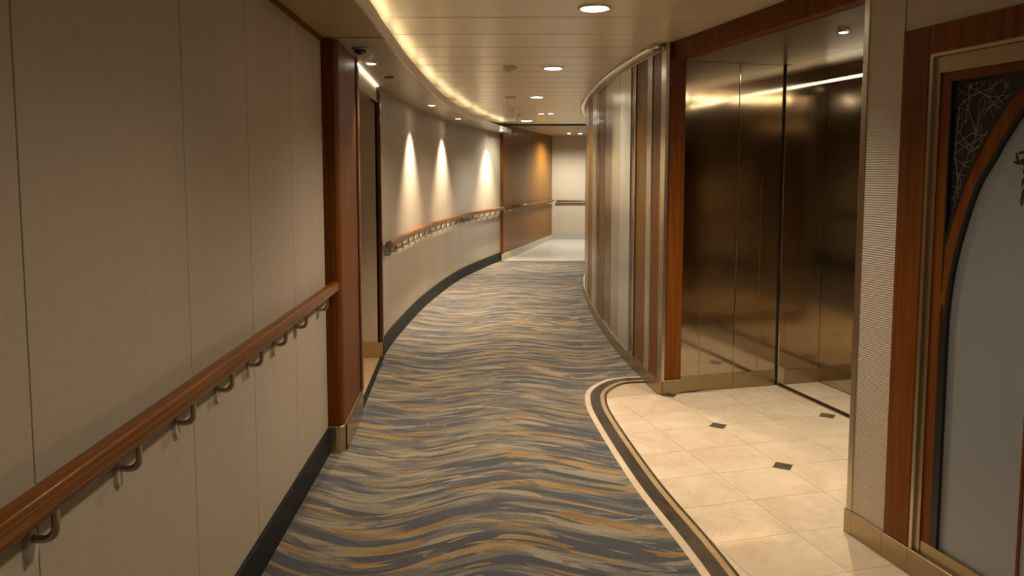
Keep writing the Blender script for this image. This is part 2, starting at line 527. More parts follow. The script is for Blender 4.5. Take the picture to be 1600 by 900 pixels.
lobby = sroot('floor_lobby', 'cream marble floor of the lift lobby with dark inlaid border', 'marble floor', (1.25, 4.4, 0))
polyp('mortar_bed', [ab(1.1, -0.85), ab(1.1, 1.3), ab(-9, 1.6), ab(-9, -3.2)], -0.05, -0.006, M_GROUT, lobby)
TA, TB, GAP = 0.33, 0.385, 0.0011
def border_x(y):
    best = None
    for p, q in zip(BORDER, BORDER[1:]):
        if min(p[1], q[1]) <= y <= max(p[1], q[1]):
            t = (y - p[1]) / ((q[1] - p[1]) or 1e-9)
            xx = p[0] + t * (q[0] - p[0]); best = xx if best is None else min(best, xx)
    return best if best is not None else 9
def octag(a0, a1, b0, b1):
    return [(a0, b0), (a1, b0), (a1, b1), (a0, b1)]
HD = 0.060
for i in range(-17, 3):
    for j in range(-3, 6):
        a0, a1, b0, b1 = i * TA + GAP, (i + 1) * TA - GAP, j * TB + GAP, (j + 1) * TB - GAP
        if j == 4: b1 = 1.225
        if j == 5: continue
        c = ab((a0 + a1) / 2, (b0 + b1) / 2)
        corners = [ab(u, v) for u in (a0, a1) for v in (b0, b1)]
        if all(q[0] < border_x(q[1]) for q in corners): continue
        if c[1] < -1.2 or i * TA > 0.70: continue
        if i < -5 and b0 > 0.0: continue
        if a1 > 0.695: a1 = 0.69
        pts = []
        for (u, v, gi, gj) in ((a0, b0, i, j), (a1, b0, i + 1, j), (a1, b1, i + 1, j + 1), (a0, b1, i, j + 1)):
            if gi % 2 == 0 and gj in (0, 2) and gi <= 2 and not (gi == 2 and gj == 2) and gi >= -4:
                k = [((a1 if u == a0 else a0), v), (u, (b1 if v == b0 else b0))]
                du = HD if u == a0 else -HD; dv = HD if v == b0 else -HD
                first, second = (u + du, v), (u, v + dv)
                # keep winding order
                if (u == a0) == (v == b0): pts += [second, first]
                else: pts += [first, second]
            else: pts.append((u, v))
        polyp('marble_tile', [ab(*q) for q in pts], -0.02, 0.0, M_MARBLE, lobby)
for i in range(-16, 4, 2):
    for j in range(-2, 4, 2):
        c = ab(i * TA, j * TB)
        if j < 0 or i < -4 or i > 2 or (i == 2 and j == 2): continue
        r = HD - 0.002
        polyp('inlay_tile', [ab(i * TA + r, j * TB), ab(i * TA, j * TB + r), ab(i * TA - r, j * TB), ab(i * TA, j * TB - r)], -0.02, 0.0005, M_INLAY, lobby)
def strip(name, d0, d1, z, mat):
    slab_path(name, BORDER, -d0, -d1, -0.02, z, mat, lobby)
strip('border_strip', 0.0, 0.036, 0.0042, M_MARBB)
strip('border_strip', 0.036, 0.104, 0.0040, M_MARBD)
strip('border_strip', 0.104, 0.131, 0.0038, M_MARBG)
strip('border_strip', 0.131, 0.146, 0.0036, M_MARBD)

far_fl = struct(polyp('floor_far', [(-0.27, 13.22), (1.72, 13.18), (2.3, 14.5), (7.5, 14.5), (7.5, 17.75), (0.9, 17.75)], -0.03, 0.003, M_FARFL),
                'pale stone floor of the hall beyond the carpet', 'stone floor')
struct(polyp('floor_recess', [(-0.99, 4.77), (-1.09, 6.19), (-2.3, 6.19), (-2.3, 4.77)], -0.03, 0.004, M_RECFL), 'tan stone floor inside the doorway recess', 'stone floor')

# ------------------------------------------------------------------ ceiling
ceil = sroot('ceiling', 'cream satin metal ceiling of wide cross slats', 'ceiling', (0, 5, ZC))
seams = [4.32, 4.84, 5.32, 5.76, 6.17, 6.56, 6.95, 7.35, 7.76]
while seams[0] > -3.0: seams.insert(0, seams[0] - 0.47)
while seams[-1] < 13.0: seams.append(seams[-1] + 0.41)
seams[-1] = 13.42
def right_lim(y): return 3.3 if y < 6 else (1.9 if y < 10 else 2.6)
for s0, s1 in zip(seams, seams[1:]):
    v, f = prism([(-1.35, s0 + 0.006), (right_lim(s1), s0 + 0.006), (right_lim(s1), s1 - 0.006), (-1.35, s1 - 0.006)], ZC, ZC + 0.02)
    o = mesh_obj('slat', v, f, M_SLAT, ceil); bev(o, 0.005, 2)
box('backing', -1.4, 3.4, -3.4, 13.45, ZC + 0.02, ZC + 0.05, M_JOINT, ceil)
struct(polyp('ceiling_far', [(-0.6, 13.47), (7.5, 13.47), (7.5, 17.8), (-0.6, 17.8)], ZC, ZC + 0.05, M_SOFFN), 'golden ceiling of the hall beyond the carpet', 'ceiling')
struct(box('trim_1', -0.35, 2.6, 13.40, 13.48, ZC - 0.025, ZC + 0.02, M_JOINT), 'dark trim strip crossing the ceiling at the corridor end', 'trim')

# soffit along the left wall
SOFF_WALL = [(xl(-3.2), -3.2), (xl(4.0), 4.0)]
def edge_between(y0, y1):
    s0, s1 = s_of_y(EDGE_S, y0), s_of_y(EDGE_S, y1)
    return sub_path(EDGE_S, s0, s1, 0.2)
near_e = edge_between(-3.2, 4.03)
far_e = edge_between(4.034, 13.36)
near_poly = near_e + [(xl(4.03), 4.03), (xl(-3.2), -3.2)]
sof_n = struct(polyp('ceiling_soffit_near', near_poly, ZS, ZS + 0.03, M_SOFFN), 'golden lowered soffit above the straight beige wall', 'soffit')
far_poly = far_e + [(-0.22, 13.36)] + [(x - 0.05, y) for x, y in CURVE_L][::-1] + [(-1.15, 6.2), (-1.10, 4.76), (-1.02, 4.72), (-1.03, 4.034)]
sof_f = struct(polyp('ceiling_soffit_curved', far_poly, ZS - 0.004, ZS + 0.026, M_SOFF), 'lowered soffit curving above the curved wall', 'soffit')
slab_path('lip', near_e, 0.0, 0.028, ZS + 0.03, ZS + 0.062, M_SLAT, sof_n)
slab_path('lip', far_e, 0.0, 0.028, ZS + 0.026, ZS + 0.062, M_SLAT, sof_f)
slab_path('edge_trim', near_e, -0.012, 0.0, ZS - 0.006, ZS + 0.066, M_CREAM, sof_n)
slab_path('edge_trim', far_e, -0.012, 0.0, ZS - 0.010, ZS + 0.066, M_CREAM, sof_f)

# ------------------------------------------------------------------ left wall, straight run
wl = sroot('wall_left', 'straight beige vinyl wall panels beside the handrail', 'wall', (xl(2), 2, 0))
def wquad(y0, y1, d0, d1):
    return [(xl(y0) - d0, y0), (xl(y0) - d1, y0), (xl(y1) - d1, y1), (xl(y1) - d0, y1)]
polyp('backing', wquad(-3.2, 4.03, 0.012, 0.10), 0, ZC, M_JOINT, wl)
ys = [-3.2, -2.4, -1.6, -0.75, 0.05, 0.72, 1.417, 2.195, 2.78, 3.39, 4.031]
for y0, y1 in zip(ys, ys[1:]):
    o = polyp('panel', wquad(y0 + 0.0018, y1 - 0.0018, 0.0, 0.012), 0.0, ZS, M_WALL, wl); bev(o, 0.0012, 1)
bl = polyp('baseboard_left', wquad(-3.2, 4.035, -0.012, 0.004), 0, 0.145, M_BLACK)
struct(bl, 'black skirting board below the straight beige wall', 'baseboard'); bev(bl, 0.004, 1)
polyp('top_trim', wquad(-3.2, 4.03, -0.014, 0.0), ZS - 0.022, ZS, M_WOOD, wl)

# wooden post
post = thing('wooden_post', 'red-brown wooden post with brass foot at the end of the straight handrail', 'post', (-0.96, 4.4, 0))
pp = [(-1.03, 4.03), (-0.965, 4.03), (-0.942, 4.035), (-0.928, 4.05), (-0.923, 4.075), (-0.962, 4.70), (-0.966, 4.757), (-1.08, 4.757)]
polyp('shaft', pp, 0.14, ZS - 0.005, M_WOOD, post)
pb = [(-1.03, 4.022), (-0.96, 4.022), (-0.936, 4.028), (-0.921, 4.045), (-0.915, 4.075), (-0.956, 4.71), (-0.958, 4.764), (-1.08, 4.764)]
o = polyp('brass_foot', pb, 0, 0.150, M_BRASS, post); bev(o, 0.002, 1)
polyp('edge_bead', [(-0.957, 4.70), (-0.952, 4.715), (-0.954, 4.765), (-1.06, 4.767), (-1.06, 4.75)], 0.150, ZS - 0.005, wood('wood_bead', (0.06, 0.016, 0.005), (0.12, 0.04, 0.012)), post)
o = polyp('side_foot', [(-0.912, 4.07), (-0.907, 4.085), (-0.948, 4.715), (-0.962, 4.71)], 0, 0.146, M_CHAMP, post)

# doorway recess
wr = sroot('wall_recess', 'beige walls inside the doorway recess beyond the wooden post', 'wall', (-1.5, 5.5, 0))
box('side_panel', -2.3, -1.10, 6.19, 6.23, 0, 2.108, M_WALL, wr)
box('back_panel', -2.34, -2.3, 4.77, 6.23, 0, 2.108, M_WALL, wr)
box('near_panel', -2.3, -1.04, 4.77, 4.80, 0, 2.108, M_WALL, wr)
box('recess_ceiling', -2.34, -1.10, 4.77, 6.19, 2.108, 2.14, M_SOFF, wr)
o = box('brass_foot', -2.3, -1.072, 6.176, 6.192, 0, 0.132, M_BRASS, wr, 0.002)
polyp('lintel_panel', [(-1.004, 4.768), (-1.098, 6.19), (-1.13, 6.19), (-1.04, 4.768)], 2.108, ZS - 0.004, M_WALLC, wr)
polyp('lintel_edge', [(-0.996, 4.768), (-1.088, 6.19), (-1.098, 6.19), (-1.004, 4.768)], 2.100, 2.118, M_CHAMP, wr)
struct(box('trim_2', -1.115, -1.072, 6.19, 6.235, 0.132, 2.235, MATS['wood_bead']), 'slim dark wooden corner trim between recess and curved wall', 'trim')
th = polyp('trim_3', [(-0.962, 4.76), (-1.062, 6.19), (-1.098, 6.19), (-0.995, 4.76)], 0, 0.010, M_BLACK)
struct(th, 'black threshold strip across the doorway recess', 'trim')
ld = tag(polyp('led_strip', [(-0.985, 4.80), (-1.079, 6.17), (-1.089, 6.17), (-0.995, 4.80)], ZS - 0.014, ZS - 0.0038, M_LINT),
         'slim glowing strip light above the doorway lintel', 'strip light')

# ------------------------------------------------------------------ curved left wall
wc = sroot('wall_curved', 'pale panelled wall curving along the corridor', 'wall', (-0.9, 9.5, 0))
slab_path('backing', CURVE_L, 0.012, 0.08, 0, ZC, M_JOINT, wc)
yc = [6.24, 6.75, 7.55, 8.4, 9.15, 10.1, 11.0, 11.75, 12.5, 13.27]
for y0, y1 in zip(yc, yc[1:]):
    s0, s1 = s_of_y(CURVE_L, y0), s_of_y(CURVE_L, y1)
    slab_path('panel', sub_path(CURVE_L, s0 + 0.0015, s1 - 0.0015), 0.0, 0.012, 0, ZS - 0.004, M_WALLC, wc)
bc = slab_path('baseboard_curved', sub_path(CURVE_L, 0.02, cum(CURVE_L)[-1] - 0.02), -0.014, 0.004, 0, 0.150, M_BLACK)
struct(bc, 'black skirting board following the curved wall', 'baseboard')

# ------------------------------------------------------------------ handrails
RAIL_PROF = [(-0.0, 0.030), (0.012, 0.028), (0.021, 0.021), (0.025, 0.010), (0.0235, 0.003), (0.0235, -0.001), (0.026, -0.008), (0.025, -0.018), (0.019, -0.026),
             (0.008, -0.030), (-0.008, -0.030), (-0.019, -0.026), (-0.025, -0.018), (-0.026, -0.008), (-0.0235, -0.001), (-0.0235, 0.003), (-0.025, 0.010), (-0.021, 0.021), (-0.012, 0.028)]
# bracket modelled locally: wall at x=0, rail at +x
_arc = [(0.0, 0, -0.086), (0.020, 0, -0.089), (0.036, 0, -0.088), (0.047, 0, -0.080), (0.053, 0, -0.064), (0.053, 0, -0.020)]
_v, _f = tube(smooth_poly(_arc, 4), 0.0078, 8)
BR_ME = bpy.data.meshes.new('bracket'); BR_ME.from_pydata([tuple(q) for q in _v], [], _f); BR_ME.materials.append(M_STEELB)
for q in BR_ME.polygons: q.use_smooth = True
pv, pf = [], []
for k in range(16):
    an = 2 * PI * k / 16
    pv.append((0.0, 0.019 * math.cos(an), -0.100 + 0.034 * math.sin(an)))
for k in range(16):
    an = 2 * PI * k / 16
    pv.append((0.010, 0.017 * math.cos(an), -0.100 + 0.032 * math.sin(an)))
pf = [(k, (k + 1) % 16, 16 + (k + 1) % 16, 16 + k) for k in range(16)] + [tuple(range(16, 32))]
PL_ME = bpy.data.meshes.new('wall_plate'); PL_ME.from_pydata(pv, [], pf); PL_ME.materials.append(M_PLATE)

def handrail(label, path, z, off, mat, stations, end_cap=True):
    """path: plan line of the wall face, rail runs off metres into the corridor (right side)"""
    p2 = offset(path, -off)
    t = thing('handrail', label, 'handrail', (p2[len(p2) // 2][0], p2[len(p2) // 2][1], z))
    v, f = sweep([(x, y, z) for x, y in p2], RAIL_PROF)
    o = mesh_obj('rail', v, f, mat, t, True)
    for e in (0, -1):
        q = p2[e]; r = p2[1] if e == 0 else p2[-2]
        d = Vector((q[0] - r[0], q[1] - r[1], 0)).normalized()
        cv, cf = sweep([(q[0], q[1], z), (q[0] + d.x * 0.008, q[1] + d.y * 0.008, z)], [(a * 1.02, b * 1.02) for a, b in RAIL_PROF])
        if end_cap: mesh_obj('end_cap', cv, cf, M_STEELB, t)
    L = cum(path)[-1]
    for s in stations:
        p = at_len(path, s); q = at_len(path, min(L, s + 0.02)); r = at_len(path, max(0, s - 0.02))
        d = Vector((q[0] - r[0], q[1] - r[1])); ang = math.atan2(d.y, d.x) - PI / 2
        b = link(bpy.data.objects.new('bracket', BR_ME)); b.parent = t
        b.matrix_parent_inverse = Matrix.Translation(-t.location)
        b.location = (p[0], p[1], z - 0.004); b.rotation_euler = (0, 0, ang)
        w = link(bpy.data.objects.new('wall_plate', PL_ME)); w.parent = b
    return t
lw = [(xl(y), y) for y in [-1.5 + 0.25 * k for k in range(22)] + [4.012]]
br_y = [3.82, 3.38, 3.03, 2.70, 2.38, 2.06, 1.73, 1.385] + [1.04 - 0.345 * k for k in range(7)]
handrail('polished brown wooden handrail on U-shaped steel brackets along the straight beige wall', lw, 0.925, 0.052, M_RAIL, [(y + 1.5) * 1.0005 for y in br_y], False)
handrail('long wooden handrail with row of steel brackets bending along the curved wall', sub_path(CURVE_L, 0.10, cum(CURVE_L)[-1] - 0.02, 0.1), 0.93, 0.052, M_RAILC, [0.06 + 0.34 * k for k in range(21)])

# ------------------------------------------------------------------ far hall
wf = sroot('wall_far_wood', 'tan wood-panelled wall at the end of the corridor', 'wall', (0.3, 15.4, 0))
FW0, FW1 = (-0.175, 13.30), (0.93, 17.62)
def fw(t, d=0.0):
    dx, dy = FW1[0] - FW0[0], FW1[1] - FW0[1]; L = math.hypot(dx, dy)
    return (FW0[0] + dx * t - dy / L * -d, FW0[1] + dy * t + dx / L * -d)
n = 6
for k in range(n):
    t0, t1 = k / n + 0.0006, (k + 1) / n - 0.0006
    polyp('panel', [fw(t0), fw(t1), fw(t1, -0.03), fw(t0, -0.03)], 0.10, ZC, M_WOODP, wf)
polyp('backing', [fw(0, -0.02), fw(1, -0.02), fw(1, -0.08), fw(0, -0.08)], 0, ZC, M_JOINT, wf)
cs = polyp('corner_stile', [(-0.26, 13.26), (-0.165, 13.24), (-0.150, 13.30), (-0.25, 13.33)], 0.10, ZS - 0.004, M_WOOD, wf)
bf = polyp('baseboard_far_wood', [(-0.185, 13.222), (-0.145, 13.215), (-0.125, 13.29), fw(1, 0.018), fw(1, -0.01), (-0.185, 13.28)], 0, 0.115, plain('skirting_pale', (0.55, 0.48, 0.36), 0.35))
struct(bf, 'pale stone skirting below the tan wood wall', 'baseboard')
struct(box('wall_far', 0.90, 7.5, 17.62, 17.70, 0, ZC, M_FARW), 'pale cream wall closing the far hall', 'wall')
struct(box('baseboard_far', 0.90, 7.5, 17.595, 17.622, 0, 0.11, plain('skirting_grey', (0.42, 0.42, 0.40), 0.35)), 'grey skirting below the far cream wall', 'baseboard')
struct(box('wall_hall_end', 7.5, 7.56, 13.0, 17.7, 0, ZC, M_FARW), 'cream wall at the far end of the hall', 'wall')
struct(polyp('wall_hall_near', [(2.35, 14.45), (7.5, 14.45), (7.5, 14.55), (2.30, 14.60)], 0, ZC, M_FARW), 'cream wall on the corridor side of the hall', 'wall')

def simple_rail(label, pts, z, mat):
    t = thing('handrail', label, 'handrail', (pts[0][0], pts[0][1], z))
    v, f = tube([(x, y, z) for x, y in pts], 0.022, 10)
    mesh_obj('rail', v, f, mat, t, True)
    return t
hr = simple_rail('wooden handrail on the tan wood-panelled wall', [fw(0.03, 0.06), fw(0.5, 0.06), fw(0.975, 0.06)], 0.92, M_RAIL)
for k in range(12):
    p = fw(0.04 + k * 0.083, 0.0); q = fw(0.04 + k * 0.083, 0.06)
    v, f = tube([(p[0], p[1], 0.86), (q[0], q[1], 0.86), (q[0], q[1], 0.905)], 0.007, 6); mesh_obj('bracket', v, f, M_STEELB, hr)
hr = simple_rail('pale metal handrail on the far cream wall', [(1.02, 17.56), (3.0, 17.56), (5.5, 17.56)], 0.90, M_CHAMP)
for k in range(10):
    x = 1.1 + k * 0.45
    v, f = tube([(x, 17.62, 0.84), (x, 17.56, 0.84), (x, 17.56, 0.885)], 0.007, 6); mesh_obj('bracket', v, f, M_STEELB, hr)

# ------------------------------------------------------------------ curved feature wall on the right
wfeat = sroot('wall_feature', 'curved feature wall of glossy brown and metallic vertical panels', 'wall', (0.95, 7.5, 0))
Lf = cum(FEAT)[-1]
slab_path('backing', sub_path(FEAT, 0.14, cum(FEAT)[-1], 0.15), -0.012, -0.10, 0, ZC, M_JOINT, wfeat)
def fs(y): return s_of_y(FEAT, y)
strips = [(5.185, 5.40, M_LACR, 0.0), (5.405, 5.53, M_PCHAM, 0.006), (5.535, 5.82, M_LACB, 0.0), (5.825, 5.865, M_CHAMP, 0.010), (5.87, 5.985, M_PBRON, 0.0),
          (5.99, 6.41, M_PSILV, 0.006), (6.42, 6.80, M_PCHAM, 0.004), (6.81, 7.25, M_PBRON, 0.0), (7.255, 7.66, M_LACB, 0.002), (7.67, 7.83, M_PBRON, 0.004), (7.84, 8.28, M_PCHAM, 0.006),
          (8.29, 8.9, M_LACB, 0.0), (8.91, 9.5, M_PCHAM, 0.004), (9.51, 10.4, M_LACB, 0.0), (10.41, 11.2, M_PSILV, 0.0), (11.21, 12.2, M_LACB, 0.0), (12.21, 13.2, M_PCHAM, 0.0), (13.21, 14.5, M_LACB, 0.0)]
for y0, y1, m, d in strips:
    slab_path('panel', sub_path(FEAT, fs(y0) + 0.004, fs(y1) - 0.006, 0.08), d, -0.02, 0.10, 2.35, m, wfeat, False)
slab_path('base_plinth', sub_path(FEAT, 0.0, Lf, 0.15), 0.016, -0.02, 0, 0.102, M_BRONZE, wfeat)
slab_path('top_band', sub_path(FEAT, 0.0, Lf, 0.15), 0.010, -0.02, 2.35, 2.385, M_PBRON, wfeat)
cp = offset(sub_path(FEAT, 0.05, Lf, 0.15), 0.030)
v, f = sweep([(x, y, 2.383) for x, y in cp], [(-0.02, 0.014), (0.005, 0.016), (0.018, 0.010), (0.022, 0.0), (0.018, -0.010), (0.005, -0.014), (-0.02, -0.012), (-0.045, -0.012), (-0.045, 0.014)])
v2 = v
mesh_obj('cornice_rail', [((2 * cp[0][0] - q[0]) if False else q[0], q[1], q[2]) for q in v2], f, M_CHROME, wfeat, True)
# corner strip and plinth return of the feature wall
polyp('corner_strip', [(1.028, 5.105), (1.048, 5.10), (1.06, 5.13), (1.03, 5.188), (1.012, 5.18)], 0.10, ZC, M_CHAMP, wfeat)

# lobby-side wooden pillar
pl = thing('wooden_pillar', 'reddish wooden pillar with bronze foot beside the steel lift portal', 'pillar', (*ab(0.7, 0.03), 0))
polyp('shaft', [ab(0.668, -0.035), ab(0.668, 0.088), ab(0.78, 0.10), ab(0.80, -0.03)], 0.10, ZC - 0.001, M_WOOD, pl)
o = polyp('bronze_foot', [ab(0.655, -0.048), ab(0.655, 0.085), ab(0.72, 0.10), ab(0.72, -0.05)], 0, 0.104, M_BRONZE, pl); bev(o, 0.002, 1)

# ------------------------------------------------------------------ lift portal
hd = struct(polyp('trim_4', abq(A_N - 0.05, 0.668, -0.02, 0.07), 2.285, ZC - 0.002, M_WOOD), 'wooden header beam over the lift lobby opening', 'header')
ZP = 2.285
po = sroot('wall_portal', 'brushed steel side wall and ceiling of the lift portal', 'wall', (*ab(0.75, 0.5), 0))
polyp('backing', [ab(0.712, 0.08), ab(0.712, 1.25), ab(0.80, 1.25), ab(0.80, 0.08)], 0, ZC, M_JOINT, po)
cuts = [0.098, 0.512, 0.852]
for b0, b1 in zip(cuts, cuts[1:]):
    o = polyp('steel_panel', abq(0.695, 0.715, b0 + 0.002, b1 - 0.002), 0.112, ZP, M_STEEL, po); bev(o, 0.002, 1)
    o = polyp('kick_plate', abq(0.690, 0.715, b0 + 0.001, b1 - 0.001), 0.0, 0.112, M_BRONZE, po); bev(o, 0.002, 1)
polyp('dark_joint', abq(0.700, 0.72, 0.090, 0.100), 0, ZP, M_BLKP, po)
polyp('dark_joint', abq(0.694, 0.72, 0.850, 0.862), 0, ZP, M_BLKP, po)
o = polyp('inner_frame', abq(0.675, 0.715, 0.862, 0.915), 0.0, ZP, M_STEEL, po); bev(o, 0.003, 1)
o = polyp('steel_panel', abq(0.690, 0.715, 0.917, 1.21), 0.112, ZP, M_STEEL, po)
o = polyp('kick_plate', abq(0.685, 0.715, 0.917, 1.21), 0.0, 0.112, M_BRONZE, po)
# narrow raised fillets on the steel
for b, z0, z1 in ((0.24, 0.13, 0.55), (0.70, 0.12, 0.42), (0.70, 0.62, 1.50), (0.955, 0.15, 0.60), (1.13, 0.13, 1.2)):
    polyp('seam_fillet', abq(0.6935, 0.70, b, b + 0.004), z0, z1, M_BRONZE, po)
for a0, a1 in ((A_N, -0.70), (-0.696, -0.02), (-0.016, 0.70)):
    polyp('ceiling_panel', abq(a0, a1, 0.06, 0.85), ZP, ZP + 0.02, M_STEELC, po)
    polyp('ceiling_panel', abq(a0, a1, 0.855, 1.25), ZP, ZP + 0.02, M_STEELC, po)
for a0, a1 in ((0.30, 0.689), (-0.20, 0.297), (-0.70, -0.203), (A_N, -0.703)):
    pass
# lift doors
ldr = sroot('door_1', 'brushed steel lift doors at the back of the portal', 'lift door', (*ab(-0.35, 1.23), 0))
for a0, a1 in ((0.25, 0.690), (-0.352, 0.246), (-0.95, -0.356), (A_N, -0.954)):
    o = polyp('door_leaf', abq(a0, a1, 1.21, 1.245), 0.004, ZP, M_STEEL, ldr); bev(o, 0.003, 1)
# track strip across the floor
tr = struct(polyp('trim_5', abq(A_N, 0.69, 0.864, 0.905), -0.01, 0.004, M_BLKP), 'dark metal door track set in the marble of the lift portal', 'door track')
polyp('brass_edge', abq(A_N, 0.69, 0.856, 0.864), -0.01, 0.006, M_BRASS, tr)
polyp('brass_edge', abq(A_N, 0.69, 0.905, 0.909), -0.01, 0.006, M_BRASS, tr)
polyp('groove_rib', abq(A_N, 0.69, 0.880, 0.884), 0.0, 0.006, M_BRONZE, tr)

# ------------------------------------------------------------------ right wall
def kq(k0, k1, b0, b1): return abq(A_N - k0, A_N - k1, b0, b1)
wrt = sroot('wall_right', 'right wall with ribbed fabric panel and wooden frame beside the arched door', 'wall', (*ab(-2.0, 0.0), 0))
polyp('backing', kq(0.012, 0.215, -0.15, 1.3), 0, ZC, M_WALL, wrt)
polyp('return_panel', kq(0.0, 0.012, -0.13, 1.25), 0.10, ZP, M_STEEL, wrt)
polyp('return_foot', kq(-0.004, 0.012, -0.13, 1.25), 0.0, 0.10, M_BRONZE, wrt)
polyp('backing', kq(0.2, 7.6, -0.115, 0.0), 0, ZC, M_WALL, wrt)
o = polyp('corner_strip', kq(-0.016, 0.018, B_W - 0.004, -0.12), 0.10, ZC, M_CHAMP, wrt); bev(o, 0.004, 2)
o = polyp('ribbed_panel', kq(0.018, 0.203, B_W, -0.14), 0.10, ZC, M_RIB, wrt)
for k0, k1 in ((-0.020, 0.024), (0.0245, 0.2035), (0.204, 0.338), (0.3385, 0.80), (0.801, 1.6), (1.601, 3.0), (3.001, 5.0), (5.0, 7.6)):
    o = polyp('bronze_foot', kq(k0, k1, B_W - 0.010, -0.115), 0, 0.102, M_BRONZE, wrt); bev(o, 0.002, 1)
o = polyp('wooden_stile', kq(0.205, 0.333, B_W - 0.006, -0.10), 0.102, 2.06, M_WOOD, wrt); bev(o, 0.003, 1)
o = polyp('wooden_lintel', kq(0.333, 2.1, B_W - 0.006, -0.10), 1.958, 2.06, M_WOOD, wrt); bev(o, 0.003, 1)
polyp('upper_panel', kq(0.205, 7.6, B_W + 0.004, -0.11), 2.061, ZC, M_WALL, wrt)
polyp('wooden_stile', kq(1.97, 2.1, B_W - 0.006, -0.10), 0.102, 1.958, M_WOOD, wrt)
polyp('fabric_panel', kq(2.101, 7.6, B_W, -0.11), 0.102, 2.06, M_WALL, wrt)

# arched glass door, in the wall frame (k to camera, z up)
dr = sroot('door_2', 'arched wooden door with frosted and dark etched glass', 'door', (*ab(A_N - 0.7, B_W), 0))
def kz(k, b, z):
    p = ab(A_N - k, b); return (p[0], p[1], z)
def kzpoly(name, poly, b0, b1, mat):
    v = [kz(k, b0, z) for k, z in poly] + [kz(k, b1, z) for k, z in poly]
    n = len(poly)
    f = [tuple(range(n)), tuple(range(n, 2 * n))[::-1]] + [(i, (i + 1) % n, n + (i + 1) % n, n + i) for i in range(n)]
    return mesh_obj(name, v, f, mat, dr)
KC = 1.155     # centre line of the arched door (the far half mirrors)
o = kzpoly('metal_frame', [(0.337, 0.10), (0.352, 0.10), (0.352, 1.945), (1.955, 1.945), (1.955, 1.957), (0.337, 1.957)], B_W - 0.004, -0.11, M_CHAMP)
o = kzpoly('metal_frame', [(0.352, 0.10), (0.378, 0.10), (0.378, 1.885), (1.932, 1.885), (1.932, 0.10), (1.955, 0.10), (1.955, 1.944), (0.352, 1.944)], B_W + 0.006, -0.11, M_BRONZE)
kzpoly('bottom_rail', [(0.378, 0.10), (1.932, 0.10), (1.932, 0.150), (0.378, 0.150)], B_W + 0.010, -0.11, M_BRONZE)
arch_in = smooth_poly([(0.446, 0.150), (0.446, 0.673), (0.446, 0.95), (0.451, 1.069), (0.468, 1.198), (0.499, 1.327), (0.551, 1.479), (0.613, 1.580), (0.641, 1.629), (0.722, 1.742), (0.83, 1.86)], 6)
arch_out = smooth_poly([(0.424, 1.262), (0.436, 1.310), (0.478, 1.440), (0.523, 1.547), (0.606, 1.696), (0.655, 1.760), (0.745, 1.862)], 6)
BF = B_W + 0.012
kzpoly('wooden_stile', [(0.378, 0.150), (0.420, 0.150), (0.420, 1.885), (0.378, 1.885)], BF, -0.115, M_WOOD)
band = [(0.420, 0.62), (0.420, 1.24)] + arch_out + [(0.82, 1.862)] + [q for q in arch_in if 0.70 < q[1] < 1.86][::-1] + [(0.436, 0.62)]
kzpoly('arch_band', band, BF, -0.115, M_WOOD)
kzpoly('lower_bead', [(0.420, 0.150), (0.438, 0.150), (0.438, 0.95), (0.432, 1.03), (0.428, 1.06), (0.420, 1.03)], BF - 0.001, -0.115, M_BLKP)
def bead(name, line, w0, w1, b):
    l2 = [(q[0], q[1]) for q in line]
    a = offset(l2, w0); c = offset(l2, w1)
    for i in range(1): kzpoly(name, a + c[::-1], b, -0.115, M_BLKP)
bead('black_bead', arch_in, 0.008, -0.006, BF - 0.002)
bead('black_bead', arch_out[3:], 0.006, -0.006, BF - 0.002)
kzpoly('black_bead', [(0.420, 1.10), (0.428, 1.262), (0.4275, 1.862), (0.420, 1.862)], BF - 0.002, -0.115, M_BLKP)
kzpoly('black_bead', [(0.420, 1.852), (1.932, 1.852), (1.932, 1.885), (0.420, 1.885)], BF - 0.001, -0.115, M_WOOD)
kzpoly('etched_pane', [(0.424, 1.20), (0.85, 1.20), (0.85, 1.86), (0.424, 1.86)][0:0] + [(0.424, 1.25)] + arch_out + [(0.74, 1.86), (0.424, 1.86)], B_W + 0.026, -0.116, M_GLASSD)
kzpoly('frosted_pane', [(0.43, 0.14), (0.768, 0.14), (0.768, 1.87)] + [q for q in arch_in if q[1] > 0.3 and q[0] < 0.76][::-1], B_W + 0.024, -0.1155, M_FROST)
kzpoly('frosted_pane', [(0.774, 0.14), (1.932, 0.14), (1.932, 1.87), (0.774, 1.87)], B_W + 0.024, -0.1155, M_FROST)
kzpoly('pane_mullion', [(0.766, 0.14), (0.776, 0.14), (0.776, 1.40), (0.766, 1.40)], B_W + 0.019, -0.115, M_WOOD)
# etched branches on the dark pane
def arch_k(z):
    for p, q in zip(arch_out, arch_out[1:]):
        if p[1] <= z <= q[1]: return p[0] + (q[0] - p[0]) * (z - p[1]) / (q[1] - p[1])
    return 0.42
ev, ef = [], []
def etch(pts, r):
    v, f = tube([kz(k, B_W + 0.0255, z) for k, z in pts], r, 5)
    n = len(ev); ev.extend(v); ef.extend([tuple(i + n for i in q) for q in f])
rnd = random.Random(11)
def branch(k, z, ang, ln, r, depth):
    pts = [(k, z)]
    for i in range(6):
        ang += rnd.uniform(-0.35, 0.35)
        k += math.cos(ang) * ln / 6; z += math.sin(ang) * ln / 6
        if z > 1.84 or k < 0.432 or k > arch_k(z) - 0.012: break
        pts.append((k, z))
        if depth and rnd.random() < 0.5:
            branch(k, z, ang + rnd.choice((-1, 1)) * rnd.uniform(0.5, 1.2), ln * 0.55, r * 0.75, depth - 1)
    if len(pts) > 1: etch(pts, r)
for _ in range(2): branch(0.437 + 0.003 * _, 1.35 + 0.03 * _, 1.35, 0.50, 0.0015, 2)
